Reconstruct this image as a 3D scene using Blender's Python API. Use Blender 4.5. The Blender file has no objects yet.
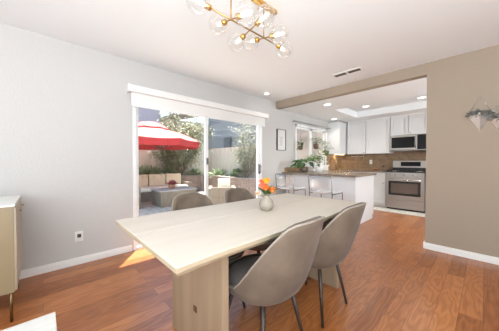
import bpy, bmesh, math, random
from mathutils import Vector, Matrix, Euler
random.seed(7)
PI = math.pi
S = bpy.context.scene
C = S.collection

# ---------------------------------------------------------------- camera, world, sun, exposure
cam_d = bpy.data.cameras.new('camera'); cam = bpy.data.objects.new('camera', cam_d); C.objects.link(cam)
cam.location = (0, 0, 1.145); cam.rotation_euler = (PI/2-math.radians(.95), 0, math.radians(46.8))
cam_d.lens = 16; cam_d.sensor_width = 36; cam_d.clip_start = 0.03; cam_d.clip_end = 300
S.camera = cam
S.view_settings.view_transform = 'Standard'; S.view_settings.look = 'None'
S.view_settings.gamma = 1; S.view_settings.exposure = 0.46
w = bpy.data.worlds.new('sky'); S.world = w; w.use_nodes = True
nt = w.node_tree; nt.nodes.clear()
tc = nt.nodes.new('ShaderNodeTexCoord'); sep = nt.nodes.new('ShaderNodeSeparateXYZ'); cr = nt.nodes.new('ShaderNodeValToRGB')
cr.color_ramp.elements[0].position = 0.45; cr.color_ramp.elements[0].color = (.80, .86, .92, 1)
cr.color_ramp.elements[1].position = 0.75; cr.color_ramp.elements[1].color = (.42, .60, .85, 1)
mp = nt.nodes.new('ShaderNodeMath'); mp.operation = 'MULTIPLY_ADD'; mp.inputs[1].default_value = .5; mp.inputs[2].default_value = .5
bg = nt.nodes.new('ShaderNodeBackground'); bg.inputs[1].default_value = 2.0
out = nt.nodes.new('ShaderNodeOutputWorld')
nt.links.new(tc.outputs['Generated'], sep.inputs[0]); nt.links.new(sep.outputs[2], mp.inputs[0])
nt.links.new(mp.outputs[0], cr.inputs[0]); nt.links.new(cr.outputs[0], bg.inputs[0]); nt.links.new(bg.outputs[0], out.inputs[0])
sd = bpy.data.lights.new('sun', 'SUN'); sun = bpy.data.objects.new('sun', sd); C.objects.link(sun)
sd.energy = 18; sd.angle = math.radians(.8); sd.color = (1, .95, .86)
sun.rotation_euler = Vector((.54, -.40, -1.96)).to_track_quat('-Z', 'Y').to_euler(); sun.location = (-6, 6, 9)
def area(name, loc, dirv, sx, sy, e, col=(1, 1, 1)):
    d = bpy.data.lights.new(name, 'AREA'); d.shape = 'RECTANGLE'; d.size = sx; d.size_y = sy; d.energy = e; d.color = col
    o = bpy.data.objects.new(name, d); C.objects.link(o); o.location = loc
    o.rotation_euler = Vector(dirv).to_track_quat('-Z', 'Z').to_euler(); return o
area('fill_light_side', (2.3, .8, 1.35), (-1, 0, .05), 3.6, 1.9, 20, (.92, .965, 1))  # added fill light, out of view; the side wall has no window
area('fill_light_rear', (-.4, -2.3, 1.35), (0, 1, .05), 3.6, 1.9, 24, (.92, .965, 1))  # added fill behind the camera; the rear wall is closed
area('bounce_fill', (1.1, -1.0, 1.25), (-.3, .3, 1), 2.0, 2.0, 170, (.88, .95, 1))  # added unseen uplight to brighten the ceiling, standing in for bounced flash
area('kitchen_fill_side', (2.25, 4.7, 1.4), (-1, 0.05, .05), 1.2, 1.2, 26, (.95, .98, 1))  # added kitchen fill hidden behind the right wall, no window there
area('kitchen_bounce_fill', (1.7, 4.6, 1.5), (-.9, .1, 1), .8, .8, 44, (.92, .97, 1))  # added hidden uplight that brightens the kitchen ceiling

# ---------------------------------------------------------------- materials
def mat(name, col, rough=.5, metal=0, var=0, vscale=6, bump=0, bscale=60, stretch=(1, 1, 1), emit=None, es=1, spec=.5, sheen=0):
    m = bpy.data.materials.new(name); m.use_nodes = True; n = m.node_tree.nodes; l = m.node_tree.links; b = n['Principled BSDF']
    b.inputs['Base Color'].default_value = (*col, 1); b.inputs['Roughness'].default_value = rough; b.inputs['Metallic'].default_value = metal
    b.inputs['Specular IOR Level'].default_value = spec
    if sheen: b.inputs['Sheen Weight'].default_value = sheen; b.inputs['Sheen Roughness'].default_value = .4
    if emit: b.inputs['Emission Color'].default_value = (*emit, 1); b.inputs['Emission Strength'].default_value = es
    t = n.new('ShaderNodeTexCoord'); mpn = n.new('ShaderNodeMapping'); l.new(t.outputs['Object'], mpn.inputs[0]); mpn.inputs['Scale'].default_value = stretch
    if var:
        no = n.new('ShaderNodeTexNoise'); no.inputs['Scale'].default_value = vscale; no.inputs['Detail'].default_value = 5
        l.new(mpn.outputs[0], no.inputs[0]); r = n.new('ShaderNodeValToRGB'); l.new(no.outputs[0], r.inputs[0])
        r.color_ramp.elements[0].position = .3; r.color_ramp.elements[1].position = .7
        r.color_ramp.elements[0].color = (*[c*(1-var) for c in col], 1); r.color_ramp.elements[1].color = (*[min(1, c*(1+var)) for c in col], 1)
        l.new(r.outputs[0], b.inputs['Base Color'])
    if bump:
        nb = n.new('ShaderNodeTexNoise'); nb.inputs['Scale'].default_value = bscale; nb.inputs['Detail'].default_value = 3
        l.new(mpn.outputs[0], nb.inputs[0]); bn = n.new('ShaderNodeBump'); bn.inputs['Strength'].default_value = bump; bn.inputs['Distance'].default_value = .01
        l.new(nb.outputs[0], bn.inputs['Height']); l.new(bn.outputs[0], b.inputs['Normal'])
    return m
def brick_mat(name, c1, c2, cm, bw, rh, mortar=.01, rough=.8, axes='XZ', offset=.5, bump=.3):
    m = bpy.data.materials.new(name); m.use_nodes = True; n = m.node_tree.nodes; l = m.node_tree.links; b = n['Principled BSDF']
    b.inputs['Roughness'].default_value = rough
    t = n.new('ShaderNodeTexCoord'); sp = n.new('ShaderNodeSeparateXYZ'); cb = n.new('ShaderNodeCombineXYZ'); l.new(t.outputs['Object'], sp.inputs[0])
    if axes == 'S':      # horizontal run measured along x + y, so both walls of a corner read
        ad = n.new('ShaderNodeMath'); l.new(sp.outputs[0], ad.inputs[0]); l.new(sp.outputs[1], ad.inputs[1]); l.new(ad.outputs[0], cb.inputs[0]); l.new(sp.outputs[2], cb.inputs[1])
    else:
        l.new(sp.outputs['XYZ'.index(axes[0])], cb.inputs[0]); l.new(sp.outputs['XYZ'.index(axes[1])], cb.inputs[1])
    bt = n.new('ShaderNodeTexBrick'); bt.inputs['Scale'].default_value = 1; bt.inputs['Brick Width'].default_value = bw; bt.inputs['Row Height'].default_value = rh
    bt.inputs['Mortar Size'].default_value = mortar; bt.offset = offset
    bt.inputs['Color1'].default_value = (*c1, 1); bt.inputs['Color2'].default_value = (*c2, 1); bt.inputs['Mortar'].default_value = (*cm, 1)
    l.new(cb.outputs[0], bt.inputs[0])
    no = n.new('ShaderNodeTexNoise'); no.inputs['Scale'].default_value = 9; l.new(t.outputs['Object'], no.inputs[0])
    mx = n.new('ShaderNodeMixRGB'); mx.blend_type = 'OVERLAY'; mx.inputs[0].default_value = .5; l.new(bt.outputs[0], mx.inputs[1]); l.new(no.outputs[0], mx.inputs[2])
    l.new(mx.outputs[0], b.inputs['Base Color'])
    bn = n.new('ShaderNodeBump'); bn.inputs['Strength'].default_value = bump; bn.inputs['Distance'].default_value = .01; bn.invert = True
    l.new(bt.outputs['Fac'], bn.inputs['Height']); l.new(bn.outputs[0], b.inputs['Normal'])
    return m
def floor_mat():
    m = bpy.data.materials.new('laminate'); m.use_nodes = True; n = m.node_tree.nodes; l = m.node_tree.links; b = n['Principled BSDF']
    b.inputs['Roughness'].default_value = .30; b.inputs['Specular IOR Level'].default_value = .7
    t = n.new('ShaderNodeTexCoord'); sp = n.new('ShaderNodeSeparateXYZ'); cb = n.new('ShaderNodeCombineXYZ')
    l.new(t.outputs['Object'], sp.inputs[0]); l.new(sp.outputs[1], cb.inputs[0]); l.new(sp.outputs[0], cb.inputs[1])
    bt = n.new('ShaderNodeTexBrick'); bt.inputs['Scale'].default_value = 1; bt.inputs['Brick Width'].default_value = 1.15; bt.inputs['Row Height'].default_value = .128
    bt.inputs['Mortar Size'].default_value = .0012; bt.offset = .37
    bt.inputs['Color1'].default_value = (0, 0, 0, 1); bt.inputs['Color2'].default_value = (1, 1, 1, 1); bt.inputs['Mortar'].default_value = (.5, .5, .5, 1)
    l.new(cb.outputs[0], bt.inputs[0])
    # grain rings: stretched noise, offset per board, folded into bands
    off = n.new('ShaderNodeVectorMath'); off.operation = 'MULTIPLY_ADD'; l.new(bt.outputs[0], off.inputs[0]); off.inputs[1].default_value = (7, 3, 5); l.new(t.outputs['Object'], off.inputs[2])
    mpn = n.new('ShaderNodeMapping'); mpn.inputs['Scale'].default_value = (9, 1.5, 1); l.new(off.outputs[0], mpn.inputs[0])
    ng = n.new('ShaderNodeTexNoise'); ng.inputs['Scale'].default_value = 1; ng.inputs['Detail'].default_value = 1.5; l.new(mpn.outputs[0], ng.inputs[0])
    mu = n.new('ShaderNodeMath'); mu.operation = 'MULTIPLY'; mu.inputs[1].default_value = 70; l.new(ng.outputs[0], mu.inputs[0])
    sn = n.new('ShaderNodeMath'); sn.operation = 'SINE'; l.new(mu.outputs[0], sn.inputs[0])
    mf = n.new('ShaderNodeMapping'); mf.inputs['Scale'].default_value = (90, 3, 1); l.new(off.outputs[0], mf.inputs[0])
    nf = n.new('ShaderNodeTexNoise'); nf.inputs['Scale'].default_value = 1; nf.inputs['Detail'].default_value = 3; l.new(mf.outputs[0], nf.inputs[0])
    a1 = n.new('ShaderNodeMath'); a1.operation = 'MULTIPLY_ADD'; l.new(sn.outputs[0], a1.inputs[0]); a1.inputs[1].default_value = .11
    a2 = n.new('ShaderNodeMath'); a2.operation = 'MULTIPLY_ADD'; l.new(nf.outputs[0], a2.inputs[0]); a2.inputs[1].default_value = .5; a2.inputs[2].default_value = .02
    l.new(a2.outputs[0], a1.inputs[2])
    a3 = n.new('ShaderNodeMath'); a3.operation = 'MULTIPLY_ADD'; l.new(bt.outputs[0], a3.inputs[0]); a3.inputs[1].default_value = .42; l.new(a1.outputs[0], a3.inputs[2])
    r = n.new('ShaderNodeValToRGB'); l.new(a3.outputs[0], r.inputs[0])
    e = r.color_ramp.elements; e[0].position = .1; e[0].color = (.215, .062, .015, 1); e[1].position = .85; e[1].color = (.54, .215, .072, 1)
    x = e.new(.5); x.color = (.385, .132, .038, 1)
    sm = n.new('ShaderNodeMixRGB'); l.new(bt.outputs['Fac'], sm.inputs[0]); l.new(r.outputs[0], sm.inputs[1]); sm.inputs[2].default_value = (.14, .045, .02, 1)
    l.new(sm.outputs[0], b.inputs['Base Color'])
    bn = n.new('ShaderNodeBump'); bn.inputs['Strength'].default_value = .05; bn.inputs['Distance'].default_value = .003; l.new(a1.outputs[0], bn.inputs['Height']); l.new(bn.outputs[0], b.inputs['Normal'])
    return m
def wood_mat(name, c1, c2, scale, rough=.5, k=12):
    m = bpy.data.materials.new(name); m.use_nodes = True; n = m.node_tree.nodes; l = m.node_tree.links; b = n['Principled BSDF']
    b.inputs['Roughness'].default_value = rough
    t = n.new('ShaderNodeTexCoord'); mpn = n.new('ShaderNodeMapping'); mpn.inputs['Scale'].default_value = scale; l.new(t.outputs['Object'], mpn.inputs[0])
    ng = n.new('ShaderNodeTexNoise'); ng.inputs['Scale'].default_value = 1; ng.inputs['Detail'].default_value = 2; l.new(mpn.outputs[0], ng.inputs[0])
    mu = n.new('ShaderNodeMath'); mu.operation = 'MULTIPLY'; mu.inputs[1].default_value = k; l.new(ng.outputs[0], mu.inputs[0])
    fr = n.new('ShaderNodeMath'); fr.operation = 'SINE'; l.new(mu.outputs[0], fr.inputs[0])
    ma = n.new('ShaderNodeMath'); ma.operation = 'MULTIPLY_ADD'; ma.inputs[1].default_value = .5; ma.inputs[2].default_value = .5; l.new(fr.outputs[0], ma.inputs[0])
    mx = n.new('ShaderNodeMixRGB'); l.new(ma.outputs[0], mx.inputs[0]); mx.inputs[1].default_value = (*c1, 1); mx.inputs[2].default_value = (*c2, 1); l.new(mx.outputs[0], b.inputs['Base Color'])
    return m
def glass_mat(name, tint=(.97, .98, .98), lo=.04, hi=.5, rough=0, edge=(1, 1, 1)):
    m = bpy.data.materials.new(name); m.use_nodes = True; n = m.node_tree.nodes; l = m.node_tree.links; n.clear()
    o = n.new('ShaderNodeOutputMaterial'); tr = n.new('ShaderNodeBsdfTransparent'); tr.inputs[0].default_value = (*tint, 1)
    gl = n.new('ShaderNodeBsdfGlossy'); gl.inputs['Roughness'].default_value = rough; gl.inputs['Color'].default_value = (*edge, 1)
    lw = n.new('ShaderNodeLayerWeight'); lw.inputs[0].default_value = .35; mr = n.new('ShaderNodeMapRange'); mr.inputs[3].default_value = lo; mr.inputs[4].default_value = hi
    l.new(lw.outputs['Facing'], mr.inputs[0]); mx = n.new('ShaderNodeMixShader'); l.new(mr.outputs[0], mx.inputs[0]); l.new(tr.outputs[0], mx.inputs[1]); l.new(gl.outputs[0], mx.inputs[2]); l.new(mx.outputs[0], o.inputs[0])
    return m
M = dict(
 floor=floor_mat(),
 wall=mat('grey_paint', (.55, .54, .525), .85, bump=.25, bscale=70),
 white=mat('ceiling_paint', (.83, .86, .88), .9, bump=.12, bscale=90),
 tan=mat('taupe_paint', (.35, .286, .222), .85, bump=.3, bscale=70),
 trim=mat('white_trim', (.82, .81, .79), .4),
 vinyl=mat('white_vinyl', (.84, .85, .85), .35),
 blind=mat('blind_fabric', (.80, .79, .77), .8, bump=.1, bscale=200),
 slat=mat('tan_slats', (.60, .53, .48), .7),
 darkbrass=mat('aged_brass', (.22, .14, .07), .35, 1),
 cab=mat('white_lacquer', (.72, .725, .73), .4),
 table=wood_mat('bleached_oak_top', (.60, .54, .46), (.565, .505, .425), (14, .8, 3), .5, 10),
 tedge=wood_mat('bleached_oak_edge', (.45, .37, .255), (.39, .315, .205), (6, 1, 14), .6),
 tleg=wood_mat('oak_slab', (.40, .30, .20), (.355, .26, .17), (9, 3, .7), .6, 14),
 bark=mat('dark_knot', (.15, .07, .03), .7),
 velvet=mat('taupe_velvet', (.148, .112, .083), .85, var=.22, vscale=7, sheen=.12, spec=.2),
 cushion=mat('grey_seat_velvet', (.19, .165, .148), .9, var=.08, vscale=9, sheen=.15, spec=.2),
 piping=mat('velvet_piping', (.28, .24, .20), .7),
 legdark=mat('dark_walnut_leg', (.045, .028, .022), .4),
 brass=mat('brass', (.72, .45, .14), .25, 1),
 brassd=mat('dark_brass', (.45, .28, .12), .3, 1),
 globe=glass_mat('clear_globe_glass', (.955, .955, .95), .05, .6),
 pane=glass_mat('pane_glass', (.97, .98, .98), .02, .35),
 acrylic=glass_mat('clear_acrylic', (.93, .94, .95), .04, .4, .1),
 bulb=mat('bulb', (1, .95, .85), .4, emit=(1, .88, .7), es=5),
 lamp=mat('lamp_diffuser', (1, 1, 1), .4, emit=(1, .96, .9), es=3.5),
 chrome=mat('chrome', (.55, .56, .57), .15, 1),
 darkchrome=mat('dark_chrome', (.25, .25, .26), .2, 1),
 steel=mat('brushed_steel', (.50, .48, .455), .33, .9, var=.06, vscale=3, stretch=(.3, 1, 30)),
 silver=mat('hammered_silver', (.92, .91, .89), .3, .9, bump=.15, bscale=25),
 black=mat('black_enamel', (.012, .012, .013), .5),
 blackglass=mat('black_glass', (.012, .012, .013), .12, spec=.25),
 ovenglass=mat('oven_window', (.13, .10, .08), .08),
 greyp=mat('grey_plastic', (.35, .35, .35), .5),
 seatw=mat('white_shell', (.80, .80, .80), .35),
 counter=mat('brown_granite', (.22, .165, .12), .25, var=.35, vscale=40),
 splash=brick_mat('slate_backsplash', (.31, .205, .12), (.26, .17, .10), (.20, .145, .10), .3, .3, .006, .5, 'S'),
 pot=mat('white_ceramic', (.75, .74, .71), .35), terra=mat('terracotta', (.40, .19, .11), .8),
 darkpot=mat('bronze_pot', (.14, .10, .07), .5),
 vase=mat('speckled_stoneware', (.33, .29, .235), .6, var=.12, vscale=60),
 leafd=mat('dark_leaf', (.07, .16, .05), .5, var=.4, vscale=8), leafm=mat('mid_leaf', (.25, .36, .17), .5, var=.4, vscale=8),
 leafl=mat('lime_leaf', (.25, .42, .08), .5, var=.3, vscale=8), petalw=mat('white_petal', (.80, .82, .72), .6),
 leafo=mat('olive_leaf', (.24, .25, .14), .6, var=.5, vscale=3), leafg=mat('sage_leaf', (.30, .31, .20), .6, var=.5, vscale=3), spike=mat('sword_leaf', (.30, .37, .20), .5, var=.4, vscale=6),
 orange=mat('orange_petal', (.85, .22, .04), .6), yellow=mat('yellow_petal', (.90, .48, .04), .6), coral=mat('coral_petal', (.88, .20, .10), .6), peach=mat('peach_petal', (.80, .60, .42), .7),
 redsucc=mat('red_succulent', (.32, .07, .07), .6), stem=mat('stem', (.12, .16, .05), .6), grey_leaf=mat('grey_leaf', (.34, .33, .30), .5, var=.3, vscale=30),
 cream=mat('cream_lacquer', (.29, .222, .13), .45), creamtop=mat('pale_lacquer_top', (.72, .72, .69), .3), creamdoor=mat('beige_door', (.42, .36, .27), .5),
 marble=mat('white_stone_top', (.60, .585, .55), .3, var=.05, vscale=5, stretch=(8, 1, 1)),
 paper=mat('art_paper', (.66, .65, .63), .7), ink=mat('art_ink', (.36, .36, .36), .7), frame=mat('black_frame', (.02, .02, .02), .4),
 rug=mat('rug_wool', (.66, .63, .57), .95, var=.35, vscale=28), rugb=mat('rug_border', (.62, .60, .54), .95),
 plate=mat('outlet_plate', (.80, .79, .77), .4), slot=mat('slot_dark', (.06, .06, .06), .5),
 red=mat('umbrella_red', (.60, .10, .095), .8), redv=mat('umbrella_valance', (.42, .02, .022), .8), pole=mat('umbrella_pole', (.25, .22, .2), .4),
 wicker=mat('grey_wicker', (.20, .17, .13), .8, var=.35, vscale=40, stretch=(1, 1, 3), bump=.5, bscale=90),
 ocush=mat('beige_cushion', (.66, .54, .39), .9), ocush2=mat('cream_cushion', (.78, .74, .64), .9),
 fence=mat('weathered_fence', (.66, .58, .50), .85, var=.12, vscale=3, stretch=(6, 6, .5)),
 brick=brick_mat('planter_brick', (.25, .165, .125), (.20, .13, .10), (.24, .21, .18), .21, .075, .008, .85, 'S'),
 soil=mat('soil', (.10, .07, .05), .95), patio=brick_mat('paver', (.42, .385, .345), (.36, .33, .30), (.28, .25, .23), .4, .4, .008, .85, 'XY', .5, .1),
 pebble=mat('white_pebbles', (.72, .71, .68), .8, var=.3, vscale=30, bump=1, bscale=25), yard=mat('yard_ground', (.22, .2, .15), .95),
 stucco1=mat('mauve_stucco', (.33, .30, .35), .9, bump=.2), stucco2=mat('blue_grey_stucco', (.21, .23, .25), .9, bump=.2), stucco3=mat('beige_stucco', (.50, .44, .36), .9, bump=.2),
 roof=mat('brown_roof', (.20, .15, .12), .9), darkwin=mat('dark_window', (.03, .04, .05), .1), barkm=mat('tree_bark', (.16, .12, .09), .9),
 warm=mat('warm_strip', (1, .8, .5), .4, emit=(1, .72, .42), es=2.5),
)

# ---------------------------------------------------------------- mesh builder
class MB:
    def __init__(s): s.bm = bmesh.new(); s.mi = 0
    def _m(s, faces):
        for f in faces: f.material_index = s.mi
    def box(s, x0, x1, y0, y1, z0, z1, bev=0):
        r = bmesh.ops.create_cube(s.bm, size=1)
        vs = r['verts']
        for v in vs: v.co = Vector(((x0+x1)/2+v.co.x*(x1-x0), (y0+y1)/2+v.co.y*(y1-y0), (z0+z1)/2+v.co.z*(z1-z0)))
        fs = {f for v in vs for f in v.link_faces}; s._m(fs)
        if bev:
            es = {e for v in vs for e in v.link_edges}
            rb = bmesh.ops.bevel(s.bm, geom=list(es), offset=bev, segments=2, affect='EDGES', profile=.7); s._m(rb['faces'])
        return s
    def lathe(s, prof, c=(0, 0, 0), seg=20, caps=True):
        rings = []
        for r, z in prof:
            rings.append([s.bm.verts.new((c[0]+r*math.cos(2*PI*i/seg), c[1]+r*math.sin(2*PI*i/seg), c[2]+z)) for i in range(seg)])
        fs = []
        for a, b in zip(rings, rings[1:]):
            for i in range(seg): fs.append(s.bm.faces.new((a[i], a[(i+1) % seg], b[(i+1) % seg], b[i])))
        if caps:
            fs.append(s.bm.faces.new(rings[0][::-1])); fs.append(s.bm.faces.new(rings[-1]))
        s._m(fs)
        for f in fs: f.smooth = True
        return s
    def tube(s, pts, r, seg=8, r2=None):
        pts = [Vector(p) for p in pts]; rings = []; N = len(pts)
        up = Vector((0, 0, 1)); 
        for i, p in enumerate(pts):
            d = (pts[min(i+1, N-1)]-pts[max(i-1, 0)]).normalized()
            a = d.cross(up)
            if a.length < .05: a = d.cross(Vector((1, 0, 0)))
            a.normalize(); b = d.cross(a).normalized()
            rr = r if r2 is None else r+(r2-r)*i/(N-1)
            rings.append([s.bm.verts.new(p+a*rr*math.cos(2*PI*k/seg)+b*rr*math.sin(2*PI*k/seg)) for k in range(seg)])
        fs = []
        for a, b in zip(rings, rings[1:]):
            for i in range(seg): fs.append(s.bm.faces.new((a[i], a[(i+1) % seg], b[(i+1) % seg], b[i])))
        fs.append(s.bm.faces.new(rings[0][::-1])); fs.append(s.bm.faces.new(rings[-1])); s._m(fs)
        for f in fs[:-2]: f.smooth = True
        return s
    def ball(s, c, r, sub=2, sc=(1, 1, 1)):
        rr = bmesh.ops.create_icosphere(s.bm, subdivisions=sub, radius=r); fs = set()
        for v in rr['verts']:
            v.co = Vector((c[0]+v.co.x*sc[0], c[1]+v.co.y*sc[1], c[2]+v.co.z*sc[2])); fs |= set(v.link_faces)
        for f in fs: f.smooth = True
        s._m(fs); return s
    def prism(s, poly, z0, z1):
        a = [s.bm.verts.new((x, y, z0)) for x, y in poly]; b = [s.bm.verts.new((x, y, z1)) for x, y in poly]; n = len(poly)
        fs = [s.bm.faces.new(a[::-1]), s.bm.faces.new(b)]+[s.bm.faces.new((a[i], a[(i+1) % n], b[(i+1) % n], b[i])) for i in range(n)]
        s._m(fs); return s
    def face(s, pts, smooth=False):
        f = s.bm.faces.new([s.bm.verts.new(p) for p in pts]); f.material_index = s.mi; f.smooth = smooth; return s
    def leaf(s, p, d, L, W, droop=.3, n=3):
        p = Vector(p); d = Vector(d).normalized(); side = d.cross(Vector((0, 0, 1)))
        if side.length < .1: side = Vector((1, 0, 0))
        side.normalize(); side = (Matrix.Rotation(random.uniform(-.7, .7), 3, d) @ side)
        nrm = side.cross(d)
        prev = None; fs = []
        for i in range(n+1):
            t = i/n; c = p+d*L*t+Vector((0, 0, -droop*L*t*t)); wd = W*math.sin(PI*min(.97, .08+t*.9))**.8
            l_, m_, r_ = s.bm.verts.new(c-side*wd/2+nrm*wd*.12), s.bm.verts.new(c), s.bm.verts.new(c+side*wd/2+nrm*wd*.12)
            if prev: fs += [s.bm.faces.new((prev[0], prev[1], m_, l_)), s.bm.faces.new((prev[1], prev[2], r_, m_))]
            prev = (l_, m_, r_)
        s._m(fs)
        for f in fs: f.smooth = True
        return s
    def xf(s, m):
        bmesh.ops.transform(s.bm, matrix=m, verts=s.bm.verts); return s
    def build(s, name, mats, parent=None, label=None, normals=True):
        if normals: bmesh.ops.recalc_face_normals(s.bm, faces=s.bm.faces)
        me = bpy.data.meshes.new(name); s.bm.to_mesh(me); s.bm.free()
        for m in (mats if isinstance(mats, (list, tuple)) else [mats]): me.materials.append(m)
        o = bpy.data.objects.new(name, me); C.objects.link(o)
        if parent: o.parent = parent
        if label: o['label'] = label
        return o
def tag(o, label, cat, group=None, kind=None):
    o['label'] = label; o['category'] = cat
    if group: o['group'] = group
    if kind: o['kind'] = kind
    return o
def empty(name, loc, label, cat, group=None, rz=0):
    o = bpy.data.objects.new(name, None); C.objects.link(o); o.location = loc; o.rotation_euler = (0, 0, rz); o.empty_display_size = .1
    return tag(o, label, cat, group)
def copy_tree(o, parent=None):
    c = o.copy(); C.objects.link(c)
    if parent: c.parent = parent
    for ch in list(o.children): copy_tree(ch, c)
    return c
def struct(o): o['kind'] = 'structure'; return o
def B(x0, x1, y0, y1, z0, z1, bev=0): return MB().box(x0, x1, y0, y1, z0, z1, bev)

# ---------------------------------------------------------------- structure
XL, YR, H, HK = -3.11, 3.70, 2.44, 2.29
XE, YB, YK = 2.4, -2.4, 6.8
struct(B(XL-.15, XE+.1, YB-.1, YK+.1, -.12, 0).build('floor', M['floor']))
struct(B(XL-.15, XE+.1, YB-.1, YK+.1, H, H+.12).build('ceiling', M['white']))
DY0, DY1, DH = .86, 3.26, 2.06
WY0, WY1, WZ0, WZ1 = 4.46, 5.86, 1.06, 2.0
b = MB(); X0 = XL-.15
b.box(X0, XL, YB, DY0, 0, H); b.box(X0, XL, DY0, DY1, DH, H); b.box(X0, XL, DY1, WY0, 0, H)
b.box(X0, XL, WY0, WY1, 0, WZ0); b.box(X0, XL, WY0, WY1, WZ1, H); b.box(X0, XL, WY1, YK, 0, H)
struct(b.build('wall_left', M['wall']))
struct(B(-.54, XE, YR, YR+.12, 0, H).build('wall_right', M['tan']))
struct(B(XL, -.54, YR, YR+.12, HK, H).build('trim_1', M['tan'], label='taupe ceiling beam'))
struct(B(XL, XE, YK, YK+.1, 0, H).build('wall_kitchen', M['wall']))
struct(B(XL, XE, YB-.1, YB, 0, H).build('wall_rear', M['wall']))
struct(B(XE, XE+.1, YB, YK, 0, H).build('wall_side', M['wall']))
b = MB(); RX0, RX1, RY0, RY1 = -2.3, 1.2, 4.74, 5.98
b.box(XL, XE, YR+.12, RY0, HK, H); b.box(XL, XE, RY1, YK, HK, H); b.box(XL, RX0, RY0, RY1, HK, H); b.box(RX1, XE, RY0, RY1, HK, H)
struct(b.build('ceiling_kitchen', M['white']))
def baseboard(name, pts):
    b = MB()
    for (x0, x1, y0, y1) in pts:
        b.box(x0, x1, y0, y1, 0, .060)
        if x1-x0 < y1-y0: b.box(x0, x0+(x1-x0)*.55, y0, y1, .060, .078)
        else: b.box(x0, x1, y1-(y1-y0)*.55, y1, .060, .078)
    return struct(b.build(name, M['trim']))
baseboard('baseboard_left', [(XL, XL+.016, YB, DY0-.02), (XL, XL+.016, DY1+.02, 4.0)])
baseboard('baseboard_right', [(-.555, XE, YR-.016, YR)])
struct(B(-.555, -.54, YR, YR+.12, 0, .078).build('baseboard_end', M['trim']))

# kitchen window in the left wall
wf = MB()
for (a, c) in ((WY0, WY0+.05), (WY1-.05, WY1), ((WY0+WY1)/2-.04, (WY0+WY1)/2+.04)): wf.box(XL-.10, XL-.03, a, c, WZ0, WZ1)
wf.box(XL-.10, XL-.03, WY0, WY1, WZ0, WZ0+.05); wf.box(XL-.10, XL-.03, WY0, WY1, WZ1-.05, WZ1)
for (a, c) in ((WY0-.05, WY0), (WY1, WY1+.05)): wf.box(XL, XL+.012, a, c, WZ0-.02, WZ1+.05)
wf.box(XL, XL+.012, WY0-.05, WY1+.05, WZ1, WZ1+.05)
win = struct(wf.build('window_1', M['vinyl']))
B(XL-.07, XL-.065, WY0+.05, WY1-.05, WZ0+.05, WZ1-.05).build('window_pane', M['pane'], win)
B(XL-.10, XL+.10, WY0-.05, WY1+.05, WZ0-.035, WZ0, .004).build('window_sill', M['trim'], win)

# sliding glass door
df = MB()
df.box(XL-.12, XL+.012, DY0, DY0+.035, 0, DH); df.box(XL-.12, XL+.012, DY1-.035, DY1, 0, DH); df.box(XL-.12, XL+.012, DY0, DY1, DH-.04, DH)
df.box(XL-.13, XL+.0, DY0, DY1, 0, .03)
door = struct(df.build('door_1', M['vinyl']))
def panel(y0, y1, x, name):
    f = MB(); f.box(x-.035, x, y0, y0+.055, .03, DH-.04, .003); f.box(x-.035, x, y1-.055, y1, .03, DH-.04, .003)
    f.box(x-.035, x, y0+.055, y1-.055, .03, .12); f.box(x-.035, x, y0+.055, y1-.055, DH-.10, DH-.04)
    p = f.build(name, M['vinyl'], door); B(x-.02, x-.015, y0+.05, y1-.05, .11, DH-.09).build('door_pane', M['pane'], p); return p
panel(DY0+.035, 2.04, XL-.07, 'fixed_panel')
p2 = panel(1.95, DY1-.035, XL-.02, 'sliding_panel')
hb = MB(); hb.box(XL-.02, XL+.005, DY1-.075, DY1-.050, .90, 1.10, .004); hb.tube([(XL, DY1-.062, .92), (XL+.04, DY1-.062, .94), (XL+.04, DY1-.062, 1.06), (XL, DY1-.062, 1.08)], .008)
hb.build('door_handle', M['darkchrome'], p2)
hb = MB(); hb.box(XL-.02, XL+.012, 1.97, 1.99, 1.10, 1.21, .004); hb.build('door_latch', M['darkchrome'], p2)

# roller blind over the door
rb = empty('roller_blind', (XL, 2.07, 1.85), 'white roller blind drawn up above the sliding glass door', 'blind')
B(0.005, .105, -1.27, 1.27, .17, .255, .012).build('cassette', M['blind'], rb)
for s in (-1, 1): B(.0, .11, s*1.275-.006, s*1.275+.006, .165, .26, .003).build('end_cap', M['trim'], rb)
B(.045, .049, -1.235, 1.235, .02, .18).build('blind_fabric', M['blind'], rb)
B(.038, .056, -1.235, 1.235, 0, .025, .005).build('bottom_bar', M['trim'], rb)

# ---------------------------------------------------------------- outside
struct(B(-9.6, XL-.15, -4, 8, -.16, -.1).build('trim_2', M['patio'], label='pale patio paving'))
struct(B(-60, -3.23, -40, 60, -.5, -.17).build('ground', M['yard']))
# L-shaped raised brick planter
b = MB(); GZ = -.1
b.box(-8.3, -8.08, -3, 5.12, GZ, .56); b.box(-8.08, -3.6, 4.9, 5.12, GZ, .56)
b.box(-8.33, -8.05, -3, 5.15, .56, .60); b.box(-8.05, -3.6, 4.87, 5.15, .56, .60)
pl = tag(b.build('brick_planter', M['brick']), 'long L-shaped raised brick planter along the backyard fence', 'planter')
MB().box(-8.76, -8.3, -3, 5.52, .3, .52).box(-8.3, -3.6, 5.12, 5.52, .3, .52).build('soil', M['soil'], pl)
struct(MB().box(-8.0, -4.2, 4.3, 4.86, -.1, -.06).build('trim_3', M['pebble'], label='strip of white pebbles along the brick planter'))
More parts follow.
